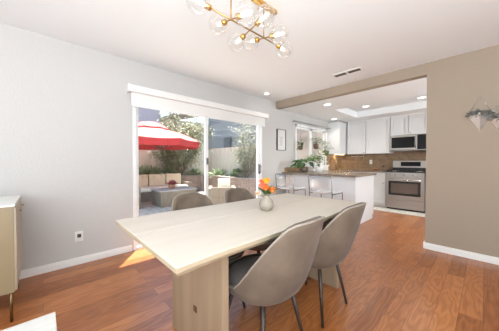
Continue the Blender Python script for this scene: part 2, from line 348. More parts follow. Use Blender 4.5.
# two fence runs
def fence(name, p0, p1, label):
    p0 = Vector(p0); p1 = Vector(p1); d = (p1-p0); L = d.length; a = math.atan2(d.y, d.x)
    f = empty(name, (p0.x, p0.y, GZ), label, 'fence', None, a)
    m = MB(); n = int(L/.135)
    for i in range(n): m.box(i*.135+.004, i*.135+.131, -.01, .01, .0, 1.80)
    m.build('boards', M['fence'], f)
    for z in (.35, 1.5): B(0, L, .01, .05, z, z+.09).build('rail', M['fence'], f)
    B(0, L, -.03, .05, 1.80, 1.83).build('cap_rail', M['fence'], f)
fence('wooden_fence', (-8.8, -3), (-8.8, 5.6), 'pale wooden board fence behind the patio sofa')
fence('wooden_fence', (-8.8, 5.6), (-3.4, 5.6), 'pale wooden board fence behind the right-hand stretch of brick planter')

# umbrella, post off to the side
um = empty('patio_umbrella', (-7.25, 2.5, GZ), 'large red patio umbrella with a vented double top over the sofa', 'umbrella')
RZ, AP, RR, NS = 1.90, 2.38, 1.52, 8
def canopy(r0, z0, r1, z1, nr=5, sag=.05):
    m = MB(); rings = []; seg = NS*4
    for j in range(nr+1):
        t = j/nr; ring = []
        for k in range(seg):
            a = 2*PI*k/seg+.2; ph = (k % 4)/4; edge = math.cos(PI/NS)/math.cos((ph-.5)*2*PI/NS)
            r = (r0+(r1-r0)*t)*edge; z = z0+(z1-z0)*t-sag*math.sin(PI*ph)*t*.6+.06*math.sin(PI*t)
            ring.append(m.bm.verts.new((r*math.cos(a), r*math.sin(a), z)))
        rings.append(ring)
    for a, c in zip(rings, rings[1:]):
        for k in range(seg): m.bm.faces.new((a[k], a[(k+1) % seg], c[(k+1) % seg], c[k]))
    return m
def solid(o, t, off=-1): s = o.modifiers.new('thickness', 'SOLIDIFY'); s.thickness = t; s.offset = off; return o
solid(canopy(.40, AP-.10, RR, RZ).build('canopy', M['red'], um), .006)
solid(canopy(.04, AP+.12, .56, AP-.08, 3, .02).build('vent_canopy', M['red'], um), .006)
def valance(r, z, h):
    m = MB(); seg = NS*4; A = []; Bt = []
    for k in range(seg):
        a = 2*PI*k/seg+.2; ph = (k % 4)/4; e = math.cos(PI/NS)/math.cos((ph-.5)*2*PI/NS)
        zz = z-.03*math.sin(PI*ph)
        A.append(m.bm.verts.new((r*e*math.cos(a), r*e*math.sin(a), zz))); Bt.append(m.bm.verts.new((r*e*1.003*math.cos(a), r*e*1.003*math.sin(a), zz-h)))
    for k in range(seg): m.bm.faces.new((A[k], A[(k+1) % seg], Bt[(k+1) % seg], Bt[k]))
    return m
solid(valance(RR, RZ, .19).build('valance', M['redv'], um), .005)
solid(valance(.56, AP-.08, .09).build('vent_valance', M['redv'], um), .005)
MB().tube([(0, 0, AP+.14), (0, 0, 1.8)], .02).build('hub', M['pole'], um)
for k in range(8):
    a = 2*PI*k/8+.2; MB().tube([(.03*math.cos(a), .03*math.sin(a), 1.86+.2), (RR*.97*math.cos(a), RR*.97*math.sin(a), RZ-.02)], .01, 6).build('rib', M['pole'], um)
MB().tube([(0, 0, 1.9), (-.3, -.9, 1.97), (-.6, -1.9, 2.05)], .025).build('arm', M['pole'], um)
MB().tube([(-.6, -1.9, 0), (-.6, -1.9, 2.2)], .035, 10).build('post', M['pole'], um)
B(-.95, -.25, -2.25, -1.55, 0, .07, .01).build('base', M['pole'], um)

# patio sofa
sf = empty('patio_sofa', (-7.6, 2.4, GZ), 'long grey wicker patio sofa below the red umbrella', 'sofa')
B(-.38, .38, -2.1, 1.55, 0, .30, .02).build('base', M['wicker'], sf)
B(-.46, -.38, -2.1, 1.55, 0, .66, .02).build('back_frame', M['wicker'], sf)
B(-.38, .38, 1.42, 1.55, .30, .52, .02).build('armrest', M['wicker'], sf)
for i in range(4): B(-.36, .37, -2.08+.875*i, -1.22+.875*i, .30, .42, .04).build('seat_cushion', M['ocush2'], sf)
for i in range(3):
    o = B(-.36, -.18, -.34+.59*i, .22+.59*i, .42, .82, .05).build('patio_back_cushion', M['ocush']); o.location = (-7.58, 2.4, GZ)
    tag(o, ['beige back cushion at the left end of the patio sofa', 'middle beige back cushion on the patio sofa', 'beige back cushion nearest the right end of the patio sofa'][i], 'cushion', 'sofa back cushions')
# wicker ottoman / end piece closest to door
e = empty('wicker_armchair', (-6.55, 1.55, GZ), 'grey wicker seat at the left edge of the patio view, facing the low table', 'patio chair')
B(-.40, .32, -.35, .25, 0, .30, .02).build('base', M['wicker'], e); B(-.40, .32, .25, .36, 0, .56, .02).build('armrest', M['wicker'], e)
B(-.38, .30, -.34, .24, .30, .42, .04).build('seat_cushion', M['ocush2'], e)
t = empty('patio_coffee_table', (-6.35, 2.85, GZ), 'low boxy grey wicker table in front of the patio sofa', 'table')
B(-.36, .36, -.50, .56, .0, .42, .01).build('base', M['wicker'], t); B(-.38, .38, -.53, .59, .42, .45, .006).build('table_top', M['greyp'], t)
p = empty('potted_succulent', (-6.4, 2.83, .35), 'small pot of dark red succulents on the low patio table', 'potted plant')
MB().lathe([(.07, 0), (.10, .05), (.105, .13), (.095, .13), (.09, .11)]).build('pot', M['terra'], p)
m = MB()
for i in range(60):
    a = random.uniform(0, 2*PI); el = random.uniform(.2, 1.4); m.leaf((.04*math.cos(a), .04*math.sin(a), .12), (math.cos(a)*math.cos(el), math.sin(a)*math.cos(el), math.sin(el)), random.uniform(.10, .2), .05, .2)
m.build('foliage', M['redsucc'], p)
# right armchair with cushion
e = empty('wicker_armchair', (-5.1, 3.72, GZ), 'grey wicker patio armchair seen through the right door panel', 'patio chair', None, math.radians(-35))
B(-.38, .38, -.30, .30, 0, .30, .02).build('base', M['wicker'], e)
B(-.38, .38, .28, .38, 0, .54, .02).build('armrest', M['wicker'], e); B(-.38, .38, -.38, -.28, 0, .54, .02).build('armrest', M['wicker'], e)
B(.30, .38, -.30, .30, .30, .56, .02).build('backrest', M['wicker'], e)
B(-.36, .30, -.27, .27, .30, .42, .04).build('seat_cushion', M['ocush2'], e)
o = MB().box(-.06, .06, -.17, .17, .05, .33, .05).build('throw_cushion', M['ocush2']); o.location = (-4.98, 3.70, .36); o.rotation_euler = (0, .2, math.radians(-35))
tag(o, 'cream cushion standing up on the wicker patio armchair', 'cushion')
# planting
def sword(x, y, z, n, L, label):
    e = empty('strappy_shrub', (x, y, z), label, 'shrub')
    m = MB()
    for i in range(n):
        a = random.uniform(0, 2*PI); el = random.uniform(.5, 1.45); m.leaf((.05*math.cos(a), .05*math.sin(a), 0), (math.cos(a)*math.cos(el), math.sin(a)*math.cos(el), math.sin(el)), L*random.uniform(.7, 1.2), .05, .5, 4)
    m.build('foliage', M['spike'], e)
    MB().lathe([(.05, -.05), (.06, .05), (.03, .1)]).build('crown', M['stem'], e)
sword(-8.45, 2.62, .5, 150, 1.0, 'strappy green shrub in the planter, leftmost behind the sofa')
sword(-8.45, 3.02, .5, 150, .95, 'strappy green shrub in the planter, between its neighbours behind the sofa')
sword(-8.45, 3.40, .5, 120, .8, 'strappy green shrub behind the sofa, nearest the olive tree')
sword(-8.42, 4.75, .5, 130, .75, 'strappy shrub at the planter corner, right of the sofa')
sword(-7.5, 5.3, .5, 120, .7, 'strappy shrub seen just right of the door mullion')
def bush(x, y, z, r, h, n, m_, label, name='round_shrub', L=.07):
    e = empty(name, (x, y, z), label, 'shrub'); m = MB()
    for i in range(n):
        u = Vector((random.gauss(0, 1), random.gauss(0, 1), random.gauss(0, 1))).normalized()*random.uniform(.55, 1)
        m.leaf((u.x*r, u.y*r, h/2+u.z*h/2), u+Vector((random.uniform(-.6, .6), random.uniform(-.6, .6), .3)), L*random.uniform(.7, 1.4), L*.5, .2, 2)
    m.build('foliage', m_, e)
    s = MB()
    for i in range(5): s.tube([(0, 0, -.05), (random.uniform(-.5, .5)*r, random.uniform(-.5, .5)*r, h*.6)], .012, 5)
    s.build('stem', M['barkm'], e)
bush(-6.3, 5.33, .5, .26, .38, 900, M['leafd'], 'dark green rounded shrub in the brick planter')
bush(-8.42, 3.8, .5, .24, .30, 500, M['leafm'], 'low leafy shrub growing at the foot of the olive tree')
def tree(x, y, z, tops, n, L, mt, label, name='olive_tree', r=.5, W=.32):
    e = empty(name, (x, y, z), label, 'tree'); s = MB(); m = MB()
    for (tx, ty, tz) in tops:
        mid = (tx*.45+random.uniform(-.1, .1), ty*.45, tz*.5)
        s.tube([(0, 0, -.1), mid, (tx, ty, tz)], .045, 6, .012)
        for q in range(9):
            t = random.uniform(.35, 1); bx, by, bz = tx*t, ty*t, tz*t
            ex, ey, ez = bx+random.uniform(-r, r), by+random.uniform(-r, r)*.5, bz+random.uniform(0, r)
            s.tube([(bx, by, bz), (ex, ey, ez)], .009, 4, .004)
            for i in range(n):
                u = random.uniform(.2, 1.1); g = .13
                m.leaf((bx+(ex-bx)*u+random.gauss(0, g), by+(ey-by)*u+random.gauss(0, g), bz+(ez-bz)*u+random.gauss(0, g)),
                       (random.uniform(-1, 1), random.uniform(-1, 1), random.uniform(-.6, 1)), L*random.uniform(.6, 1.3), L*W, .2, 2)
    s.build('trunk', M['barkm'], e); m.build('foliage', mt, e, normals=False)
tree(-8.5, 4.05, .5, [(0, -.95, 1.5), (.1, -.55, 2.0), (-.1, -.1, 2.3), (.15, .3, 1.8), (0, .85, 2.15), (-.1, 1.0, 1.3), (0, -.3, 1.2), (.1, .5, 1.0), (0, -.7, .9)], 75, .12, M['leafo'], 'multi-stemmed olive-green tree behind the right end of the patio sofa')
tree(-5.9, 5.35, .5, [(-.35, 0, 1.2), (-.1, 0, 1.75), (.35, 0, 1.9), (.7, .05, 1.4), (.15, .05, .9), (-.2, 0, .7)], 60, .09, M['leafg'], 'slim grey-green tree seen through the right door panel', 'slim_tree', .35)
tree(-12.4, 6.2, 0, [(0, -1.4, 3.2), (0, -.6, 3.9), (0, .3, 4.2), (0, 1.2, 3.8), (0, 1.6, 2.7), (0,-1,2.2), (0,.6,2.6)], 90, .18, M['leafg'], 'tall pale tree rising beyond the fence behind the olive tree', 'tall_tree', 1.0)
# neighbouring houses
h = empty('neighbour_house', (-15, .4, GZ), 'two-storey mauve stucco house rising behind the umbrella', 'house')
B(-5, 0, -6, 5.45, 0, 6.4).build('walls', M['stucco1'], h); B(-5.3, .35, -6.3, 5.8, 6.4, 6.65).build('roof', M['roof'], h)
B(-.02, .03, .9, 2.0, 3.2, 4.4).build('window', M['darkwin'], h)
h = empty('neighbour_house', (-19, 11.6, GZ), 'beige stucco house with a sloping roof behind the pale tree', 'house')
B(-4, 0, -3.6, 3, 0, 5.0).build('walls', M['stucco3'], h)
m = MB(); m.face([(.3, -3.9, 4.9), (.3, 3.4, 6.9), (.3, 3.4, 7.15), (.3, -3.9, 5.15)]); m.face([(-4, -3.9, 4.9), (.3, -3.9, 4.9), (.3, -3.9, 5.15), (-4, -3.9, 5.15)])
m.face([(-4, -3.9, 5.15), (.3, -3.9, 5.15), (.3, 3.4, 7.15), (-4, 3.4, 7.15)]); m.face([(-4, -3.9, 4.9), (.3, -3.9, 4.9), (.3, 3.4, 6.9), (-4, 3.4, 6.9)]); m.build('roof', M['roof'], h)
h = empty('neighbour_house', (-8.2, 10.8, GZ), 'blue-grey stucco house beyond the right-hand fence', 'house')
B(-8.6, 8, 0, 6, 0, 6.6).build('walls', M['stucco2'], h)
B(-9.0, 8.3, -.5, 6.3, 6.6, 6.8).build('roof', M['roof'], h)
B(-6.3, -5.3, -.04, .02, 2.3, 3.2).build('window', M['darkwin'], h)
m = MB(); m.box(-.6, 1.6, -.55, -.5, 3.15, 3.22).box(-.6, 1.6, -.55, 0, 2.7, 2.78)
for i in range(12): m.box(-.58+i*.19, -.56+i*.19, -.54, -.51, 2.78, 3.15)
m.build('balcony', M['vinyl'], h)

# ---------------------------------------------------------------- dining table
TX0, TX1, TY0, TY1, TZ = -1.665, -.77, .352, 2.20, .76
dt = empty('dining_table', (-1.2, 1.28, 0), 'long bleached oak dining table with two-plank live-edge top on slab legs', 'table')
def edge_r(y): return (TX1+1.2)+.006*math.sin(y*5.2+.5)+.004*math.sin(y*11)
def edge_l(y): return (TX0+1.2)+.012*math.sin(y*4.3+1)
ys = [TY0-1.28+(TY1-TY0)*i/28 for i in range(29)]
def plank(ln, rn, name):
    m = MB(); m.mi = 0
    top = [(ln(y), y) for y in ys]; bot = [(rn(y), y) for y in ys][::-1]; poly = top+bot
    n = len(poly); c = Vector((sum(p[0] for p in poly)/n, sum(p[1] for p in poly)/n))
    def ring(z, ins): return [m.bm.verts.new((p[0]+(c.x-p[0])/max(.2, abs(c.x-p[0]))*ins, p[1]+(c.y-p[1])*ins/.92, z)) for p in poly]
    R = [ring(TZ-.042, .016), ring(TZ-.022, 0), ring(TZ-.003, 0), ring(TZ, .002)]
    f = m.bm.faces.new(R[3]); f.material_index = 0; f = m.bm.faces.new(R[0][::-1]); f.material_index = 1
    for q, (a, bb) in enumerate(zip(R, R[1:])):
        for i in range(n):
            f = m.bm.faces.new((a[i], a[(i+1) % n], bb[(i+1) % n], bb[i])); f.material_index = 1 if q < 2 else 0
    return m.build(name, [M['table'], M['tedge']], dt)
plank(edge_l, lambda y: -.066+.003*math.sin(y*9), 'top_plank')
plank(lambda y: -.057+.003*math.sin(y*9), edge_r, 'top_plank')
for y, nm in ((.657-1.28, 1), (1.93-1.28, 2)):
    lg = B(-.285, .295, y, y+.045, 0, TZ-.04, .003).build('leg', M['tleg'], dt)
    if nm == 1: MB().box(-.018+.03, .018+.03, y-.004, y+.004, .255, .29, .003).build('inlay_key', M['bark'], lg)

# dining chairs (local +X is the back)
def make_chair():
    r = empty('dining_chair', (0, 0, 0), '', 'chair')
    NT, NV = 48, 12
    def rim(th):
        a = abs(math.degrees(th)); t = max(0, min(1, (a-30)/(88-30))); s_ = t*t*(3-2*t)
        return .855-.385*s_-.012*min(1, (a/30)**2)
    prof = [(0, .355), (.10, .357), (.175, .372), (.225, .405), (.248, .45)]
    m = MB(); rings = []
    def shape(rad, z, th):
        q = 1/(abs(math.cos(th))**2.6+abs(math.sin(th))**2.6)**(1/2.6)
        x, y = rad*math.cos(th)*q, rad*math.sin(th)*q
        k = max(0, z-.45)
        x += k*.30*max(0, math.cos(th))**.5 if math.cos(th) > 0 else 0
        y *= 1.02-.10*(k/.4)**2
        return (x, y, z)
    for j, (rad, z) in enumerate(prof[1:]): rings.append([m.bm.verts.new(shape(rad, z, 2*PI*i/NT)) for i in range(NT)])
    for j in range(1, NV+1):
        ring = []
        for i in range(NT):
            th = 2*PI*i/NT; th2 = th if th < PI else th-2*PI; top = rim(th2); z = .45+(top-.45)*j/NV
            ring.append(m.bm.verts.new(shape(.248+.012*math.sin(min(1, (z-.45)/.2)*PI/2), z, th)))
        rings.append(ring)
    c0 = m.bm.verts.new((0, 0, .353))
    for i in range(NT): m.bm.faces.new((c0, rings[0][(i+1) % NT], rings[0][i]))
    for a, bb in zip(rings, rings[1:]):
        for i in range(NT): m.bm.faces.new((a[i], a[(i+1) % NT], bb[(i+1) % NT], bb[i]))
    rimpts = [Vector(v.co) for v in rings[-1]]
    for f in m.bm.faces: f.smooth = True
    sh = m.build('backrest', M['velvet'], r); solid(sh, .03, -1)
    m = MB(); pts = [p+Vector((-.004*math.cos(2*PI*i/NT), -.004*math.sin(2*PI*i/NT), .002)) for i, p in enumerate(rimpts)]
    m.tube(pts+[pts[0]], .006, 6); m.build('piping', M['piping'], sh)
    MB().lathe([(.02, .40), (.19, .40), (.212, .42), (.214, .455), (.19, .482), (.10, .492), (.02, .494)], seg=36).build('seat', M['cushion'], r)
    for sx in (-1, 1):
        for sy in (-1, 1): MB().tube([(sx*.125, sy*.125, .375), (sx*.19, sy*.19, 0)], .015, 8, .010).build('leg', M['legdark'], r)
    return r
ch = make_chair()
spots = [(-.945, .995, 0, 'taupe velvet dining chair nearest the camera, on the near side of the table'),
         (-.945, 1.595, 0, 'taupe velvet dining chair on the near side, toward the kitchen'),
         (-1.475, .965, PI, 'taupe velvet dining chair across the table, nearer the door mullion, left of the other'),
         (-1.475, 1.50, PI, 'taupe velvet dining chair across the table, directly behind the flower vase')]
for i, (x, y, rz, lb) in enumerate(spots):
    o = ch if i == 0 else copy_tree(ch)
    o.location = (x, y, 0); o.rotation_euler = (0, 0, rz); o['label'] = lb; o['group'] = 'velvet dining chairs'

# vase and flowers
v = tag(MB().lathe([(.028, 0), (.046, .012), (.058, .038), (.059, .058), (.050, .082), (.030, .098), (.022, .106), (.026, .120), (.021, .120), (.018, .10)], seg=28).build('bud_vase', M['vase']), 'squat beige stoneware vase in the middle of the dining table', 'vase')
v.location = (-1.19, 1.30, TZ)
fl = empty('flower_bouquet', (-1.19, 1.30, TZ+.10), 'bouquet of orange and yellow flowers standing in the stoneware vase', 'flowers')
def bloom(c, r, m_, n=26):
    m = MB(); m.ball((0, 0, 0), r*.45, 1)
    for i in range(n):
        a = 2*PI*i/n*2.4; el = .1+1.2*(i/n)
        m.leaf((0, 0, 0), (math.cos(a)*math.cos(el), math.sin(a)*math.cos(el), math.sin(el)*.9), r*(1.0-.25*i/n), r*.6, -.15, 3)
    m.xf(Matrix.Translation(c) @ Euler((random.uniform(-.5, .5), random.uniform(-.5, .5), 0)).to_matrix().to_4x4()); return m
RV = Vector((.6845, .729, 0)); 
def fp(u, z, d=0): p = RV*u+Vector((.729, -.6845, 0))*d; return (p.x, p.y, z)
for (u, z, d, r, m_, nm) in ((-.028, .085, .02, .036, 'coral', 0), (.000, .125, 0, .034, 'yellow', 0), (.048, .055, .02, .032, 'orange', 0), (-.005, .075, .035, .03, 'orange', 0), (-.035, .12, -.02, .026, 'coral', 0), (-.075, .03, .01, .024, 'peach', 0)):
    f = bloom(fp(u, z, d), r*1.2, m_).build('bloom', M[m_], fl)
    MB().tube([(0, 0, 0), fp(u*.6, z*.6, d), fp(u, z, d)], .0025, 5).build('stem', M['stem'], f)
m = MB()
for i in range(46):
    u, d = random.uniform(-.04, .06), random.uniform(-.04, .03); m.leaf(fp(u*.4, .03, d*.4), fp(u*1.6, .08, d), random.uniform(.06, .11), .02, .2, 3)
m.build('foliage', M['leafd'], fl)

# ---------------------------------------------------------------- chandelier
cy = 1.17
cl = empty('globe_chandelier', (-1.257, cy, H), 'brass chandelier with clear glass globes hanging over the dining table', 'chandelier')
Z0 = 2.16-H
B(-.02, .02, -.31, .32, -.028, 0, .004).build('ceiling_bar', M['brass'], cl)
for y in (-.17, .17): MB().tube([(0, y, -.02), (0, y, Z0)], .005).build('stem', M['brassd'], cl)
MB().tube([(0, -.36, Z0), (0, .36, Z0)], .006).build('rod', M['brassd'], cl)
arms = [(-.17, -.22), (.015, .20), (.175, -.22)]
def globe(c, d):
    c = Vector(c); d = Vector(d).normalized(); q = d.to_track_quat('Z', 'Y').to_matrix().to_4x4()
    s = MB().lathe([(.006, -.02), (.019, -.015), (.021, .0), (.019, .018), (.010, .022)], seg=14).xf(Matrix.Translation(c) @ q).build('socket', M['brass'], cl)
    m = MB()
    P = [(.018, .004)]+[(.075*math.sin(t), .076-.075*math.cos(t)) for t in [PI*k/16 for k in range(2, 16)]]+[(.002, .151)]
    m.lathe(P, seg=28, caps=False).xf(Matrix.Translation(c) @ q).build('globe', M['globe'], cl)
    MB().lathe([(.004, .015), (.008, .03), (.012, .045), (.010, .06), (.002, .068)], seg=10).xf(Matrix.Translation(c) @ q).build('bulb', M['bulb'], s)
for (y, sl) in arms:
    L = .082
    MB().tube([(-L, y, Z0-sl*L), (L, y, Z0+sl*L)], .005).build('cross_arm', M['brassd'], cl)
    for s in (-1, 1): globe((s*L, y, Z0+s*sl*L), (s, 0, s*sl))
globe((0, -.36, Z0), (0, -1, 0)); globe((0, .36, Z0), (0, 1, -.1))

# ---------------------------------------------------------------- left side furniture
sb = empty('sideboard', (-2.6, -.352, 0), 'cream sideboard on thin brass legs at the left edge of the room', 'sideboard')
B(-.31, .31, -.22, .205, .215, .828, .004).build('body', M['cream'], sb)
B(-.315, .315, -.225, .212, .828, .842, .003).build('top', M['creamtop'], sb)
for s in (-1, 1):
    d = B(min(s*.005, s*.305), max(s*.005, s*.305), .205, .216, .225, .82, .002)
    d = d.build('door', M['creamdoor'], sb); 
    MB().lathe([(.003, 0), (.003, .008), (.007, .010), (.007, .016), (.002, .018)], seg=12).xf(Matrix.Translation((s*.27 if s < 0 else .04, .216, .755)) @ Matrix.Rotation(-PI/2, 4, 'X')).build('knob', M['brassd'], d)
    for y in (-.19, .185): MB().tube([(s*.29, y, .215), (s*.29, y, 0)], .009, 8).build('leg', M['darkbrass'], sb)
ct = empty('coffee_table', (-.96, -.41, 0), 'low table with white wood top at the bottom left corner', 'table')
B(-.40, .40, -.45, .45, .415, .45, .004).build('table_top', M['marble'], ct)
for s in (-1, 1):
    for y in (-1, 1): B(s*.36-.02, s*.36+.02, y*.41-.02, y*.41+.02, 0, .415).build('leg', M['tleg'], ct)
B(-.37, .37, -.42, .42, .36, .415).build('apron', M['tedge'], ct)
o = empty('wall_outlet', (XL, .30, .31), 'white power outlet low on the grey wall left of the sliding door', 'outlet')
B(0, .006, -.037, .037, -.058, .058, .002).build('plate', M['plate'], o)
for z in (-.022, .022): B(.006, .008, -.017, .017, z-.014, z+.014).build('socket', M['plate'], o)
B(.008, .035, -.018, .016, -.005, .03, .004).build('plug', M['slot'], o, 'dark plug')

# framed picture
o = empty('framed_picture', (XL, 3.87, 1.63), 'small framed grey print between the sliding door and the kitchen window', 'picture')
m = MB()
for (a, c, d, e) in ((-.15, -.14, -.23, .23), (.144, .15, -.23, .23), (-.14, .144, .224, .23), (-.14, .144, -.23, -.224)): m.box(0, .032, a, c, d, e)
m.build('frame', M['frame'], o)
B(.002, .014, -.14, .144, -.224, .224).build('mat_board', M['paper'], o)
m = MB()
for i in range(9): z = -.12+i*.022; m.box(.014, .0155, -.07+.012*((i*5) % 4), .06-.012*((i*3) % 4), z, z+.008)
m.build('print', M['ink'], o)

# ceiling vent and lights
o = empty('ceiling_vent', (-1.39, 3.25, H), 'white ceiling air vent with dark slots near the beam', 'vent')
m = MB()
for (a, c, d, e) in ((-.21, .21, -.075, -.05), (-.21, .21, .05, .075), (-.21, -.185, -.05, .05), (.185, .21, -.05, .05), (-.012, .012, -.05, .05)): m.box(a, c, d, e, -.010, 0)
m.build('frame', M['trim'], o)
for s in (-1, 1): B(s*.0985-.0865, s*.0985+.0865, -.05, .05, -.003, -.001).build('grille_backing', M['slot'], o)
for s in (-1, 1):
    for k in range(3): B(s*.0985-.0865, s*.0985+.0865, -.034+k*.03, -.027+k*.03, -.008, -.003).build('slat', M['darkpot'], o)
def can(x, y, z, lb, e, r=.065):
    o = empty('recessed_light', (x, y, z), lb, 'ceiling light', 'recessed ceiling lights')
    MB().lathe([(r, -.001), (r+.02, -.001), (r+.02, -.008), (r, -.010)], seg=28, caps=False).build('trim_ring', M['trim'], o)
    MB().lathe([(.002, -.004), (r, -.004), (r, -.006), (.002, -.006)], seg=28).build('diffuser', M['lamp'], o)
    if e:
        d = bpy.data.lights.new('recessed_lamp', 'SPOT'); d.energy = e; d.spot_size = 2.4; d.spot_blend = .8; d.shadow_soft_size = .06; d.color = (1, .93, .84)
        l_ = bpy.data.objects.new('recessed_lamp', d); C.objects.link(l_); l_.location = (x, y, z-.02)
can(-2.17, 4.16, HK, 'recessed light in the kitchen ceiling just behind the beam', 30)
can(-2.78, 5.7, HK, 'recessed light in front of the corner wall cabinet by the kitchen window', 12)
can(-1.93, 5.53, H, 'recessed light in the raised ceiling tray above the plain wall cabinets', 25)
can(-.90, 5.58, H, 'recessed light in the raised ceiling tray above the range', 25)
can(-2.85, 3.12, H, 'small recessed light at the left end of the dining ceiling, near the beam', 2, .045)

# ---------------------------------------------------------------- kitchen
def shaker(m, x0, x1, z0, z1, y, fr=.055, t=.02):      # raised frame + panel facing -Y
    m.box(x0, x1, y+.004, y+t*.6, z0, z1)
    m.box(x0, x0+fr, y-.016, y+.004, z0, z1, .002).box(x1-fr, x1, y-.016, y+.004, z0, z1, .002).box(x0+fr, x1-fr, y-.016, y+.004, z0, z0+fr, .002).box(x0+fr, x1-fr, y-.016, y+.004, z1-fr, z1, .002)
    if x1-x0 > fr*2+.06 and z1-z0 > fr*2+.06: m.box(x0+fr+.02, x1-fr-.02, y-.004, y, z0+fr+.02, z1-fr-.02, .002)
    return m
def knobm(x, y, z): return MB().lathe([(.004, 0), (.005, .015), (.012, .018), (.012, .026), (.004, .028)], seg=12).xf(Matrix.Translation((x, y, z)) @ Matrix.Rotation(PI/2, 4, 'X'))
# back wall uppers
def upper(x0, x1, z0, z1, doors, lb, y0=6.47):
    cx = (x0+x1)/2
    o = empty('wall_cabinet', (cx, y0, z0), lb, 'cabinet')
    B(x0-cx, x1-cx, 0, YK-y0, 0, z1-z0).build('body', M['cab'], o)
    for (a, c, ks) in doors:
        d = shaker(MB(), a-cx+.004, c-cx-.004, .006, z1-z0-.02, -.012).build('door', M['cab'], o)
        knobm(ks-cx, -.022, .05).build('knob', M['chrome'], d)
upper(-2.74, -2.25, 1.36, 2.27, [(-2.74, -2.25, -2.29)], 'white wall cabinet in the kitchen corner, left of its wider neighbour')
upper(-2.24, -1.67, 1.36, 2.27, [(-2.24, -1.67, -1.71)], 'wide white single-door wall cabinet just left of the microwave')
upper(-1.66, -.90, 1.80, 2.27, [(-1.66, -1.285, -1.32), (-1.275, -.90, -1.24)], 'short white two-door wall cabinet above the microwave')
upper(-.89, -.3, 1.36, 2.27, [(-.89, -.3, -.85)], 'white wall cabinet mostly hidden behind the taupe wall')
o = empty('corner_wall_cabinet', (XL, 6.02, 1.36), 'white wall cabinet on the window wall in the kitchen corner', 'cabinet')
B(0, .32, 0, .775, 0, .91).build('body', M['cab'], o)
B(.32, .338, .004, .44, .006, .89, .003).build('door', M['cab'], o)
# crown trim over cabinets
struct(B(-2.74, -.3, 6.44, 6.47, 2.262, HK).build('trim_4', M['trim']))
# backsplash
struct(MB().box(XL, -.3, YK-.012, YK, .92, 1.36).box(-1.66, -.90, YK-.012, YK, 1.36, 1.41).box(XL, XL+.012, 5.92, YK-.012, .92, 1.36).box(XL, XL+.012, 4.0, 5.92, .92, 1.02).build('trim_5', M['splash'], label='brown stone backsplash'))
# microwave
o = empty('microwave', (-1.28, 6.42, 1.42), 'stainless microwave mounted above the kitchen range', 'microwave')
B(-.375, .375, 0, .36, 0, .37, .004).build('body', M['steel'], o)
d = B(-.37, .17, -.02, 0, .02, .36, .004).build('door', M['steel'], o)
B(-.34, .135, -.024, -.02, .06, .325, .002).build('window', M['blackglass'], d)
MB().tube([(.155, -.02, .05), (.155, -.05, .07), (.155, -.05, .31), (.155, -.02, .33)], .009).build('handle', M['chrome'], o)
B(.18, .37, -.022, 0, .02, .36, .003).build('control_panel', M['blackglass'], o)
B(-.375, .375, -.01, 0, 0, .018).build('vent_grille', M['greyp'], o)
# base cabinets, back wall
def base(x0, x1, lb, y0=6.19, ndoor=1):
    cx = (x0+x1)/2
    o = empty('base_cabinet', (cx, y0, 0), lb, 'cabinet')
    m = B(x0-cx, x1-cx, 0, YK-y0-.03, .10, .88); m.build('body', M['cab'], o); B(x0-cx, x1-cx, .06, YK-y0-.03, 0, .10).build('toe_kick', M['trim'], o)
    wd = (x1-x0)/ndoor
    for k in range(ndoor):
        a = x0-cx+k*wd; d = shaker(MB(), a+.005, a+wd-.005, .11, .68, -.012).build('door', M['cab'], o); knobm(a+wd-.04, -.022, .62).build('knob', M['chrome'], d)
        d = shaker(MB(), a+.005, a+wd-.005, .70, .87, -.012, .03).build('drawer', M['cab'], o); knobm(a+wd/2, -.022, .785).build('knob', M['chrome'], d)
base(-2.10, -1.68, 'white base cabinet with a drawer, left of the range')
base(-2.48, -2.11, 'white base cabinet in the corner beyond the peninsula')
base(-.89, -.2, 'white base cabinet right of the range, behind the taupe wall')
m = MB(); m.box(XL, -1.675, 6.15, YK-.012, .88, .92, .004); m.box(XL, -2.45, 4.92, 6.15, .88, .92, .004); m.box(-.895, -.2, 6.15, YK-.012, .88, .92, .004)
tag(m.build('kitchen_countertop', M['counter']), 'brown granite countertop along the kitchen walls beside the range', 'countertop')
o = empty('sink_cabinet', (XL+.025, 4.95, 0), 'white base cabinets under the kitchen window behind the peninsula', 'cabinet')
B(0, .56, 0, 1.2, .10, .88).build('body', M['cab'], o); B(0, .52, 0, 1.2, 0, .10).build('toe_kick', M['trim'], o)
for k in range(2): B(.56, .578, .01+k*.6, .59+k*.6, .11, .87, .003).build('door', M['cab'], o)
# range
o = empty('kitchen_range', (-1.285, 6.12, 0), 'stainless steel gas range below the microwave', 'stove')
B(-.375, .375, .0, .66, .05, .895, .004).build('body', M['steel'], o)
B(-.36, .36, .03, .6, 0, .05).build('toe_kick', M['black'], o)
d = B(-.372, .372, -.028, 0, .26, .77, .006).build('oven_door', M['steel'], o)
B(-.31, .31, -.031, -.028, .36, .69, .003).build('window_frame', M['black'], d)
B(-.26, .26, -.033, -.031, .41, .645, .002).build('window', M['ovenglass'], d)
MB().tube([(-.32, -.02, .725), (-.32, -.065, .725), (.32, -.065, .725), (.32, -.02, .725)], .012).build('handle', M['chrome'], d)
B(-.372, .372, -.024, 0, .07, .245, .006).build('drawer', M['steel'], o)
cp = B(-.375, .375, -.03, .02, .78, .895, .006).build('control_panel', M['steel'], o)
for x in (-.27, -.17, 0, .17, .27): MB().lathe([(.024, 0), (.022, .025), (.018, .03), (.004, .03)], seg=16).xf(Matrix.Translation((x, -.03, .842)) @ Matrix.Rotation(PI/2, 4, 'X')).build('knob', M['greyp'], cp)
B(-.375, .375, -.02, .58, .895, .912, .003).build('cooktop', M['black'], o)
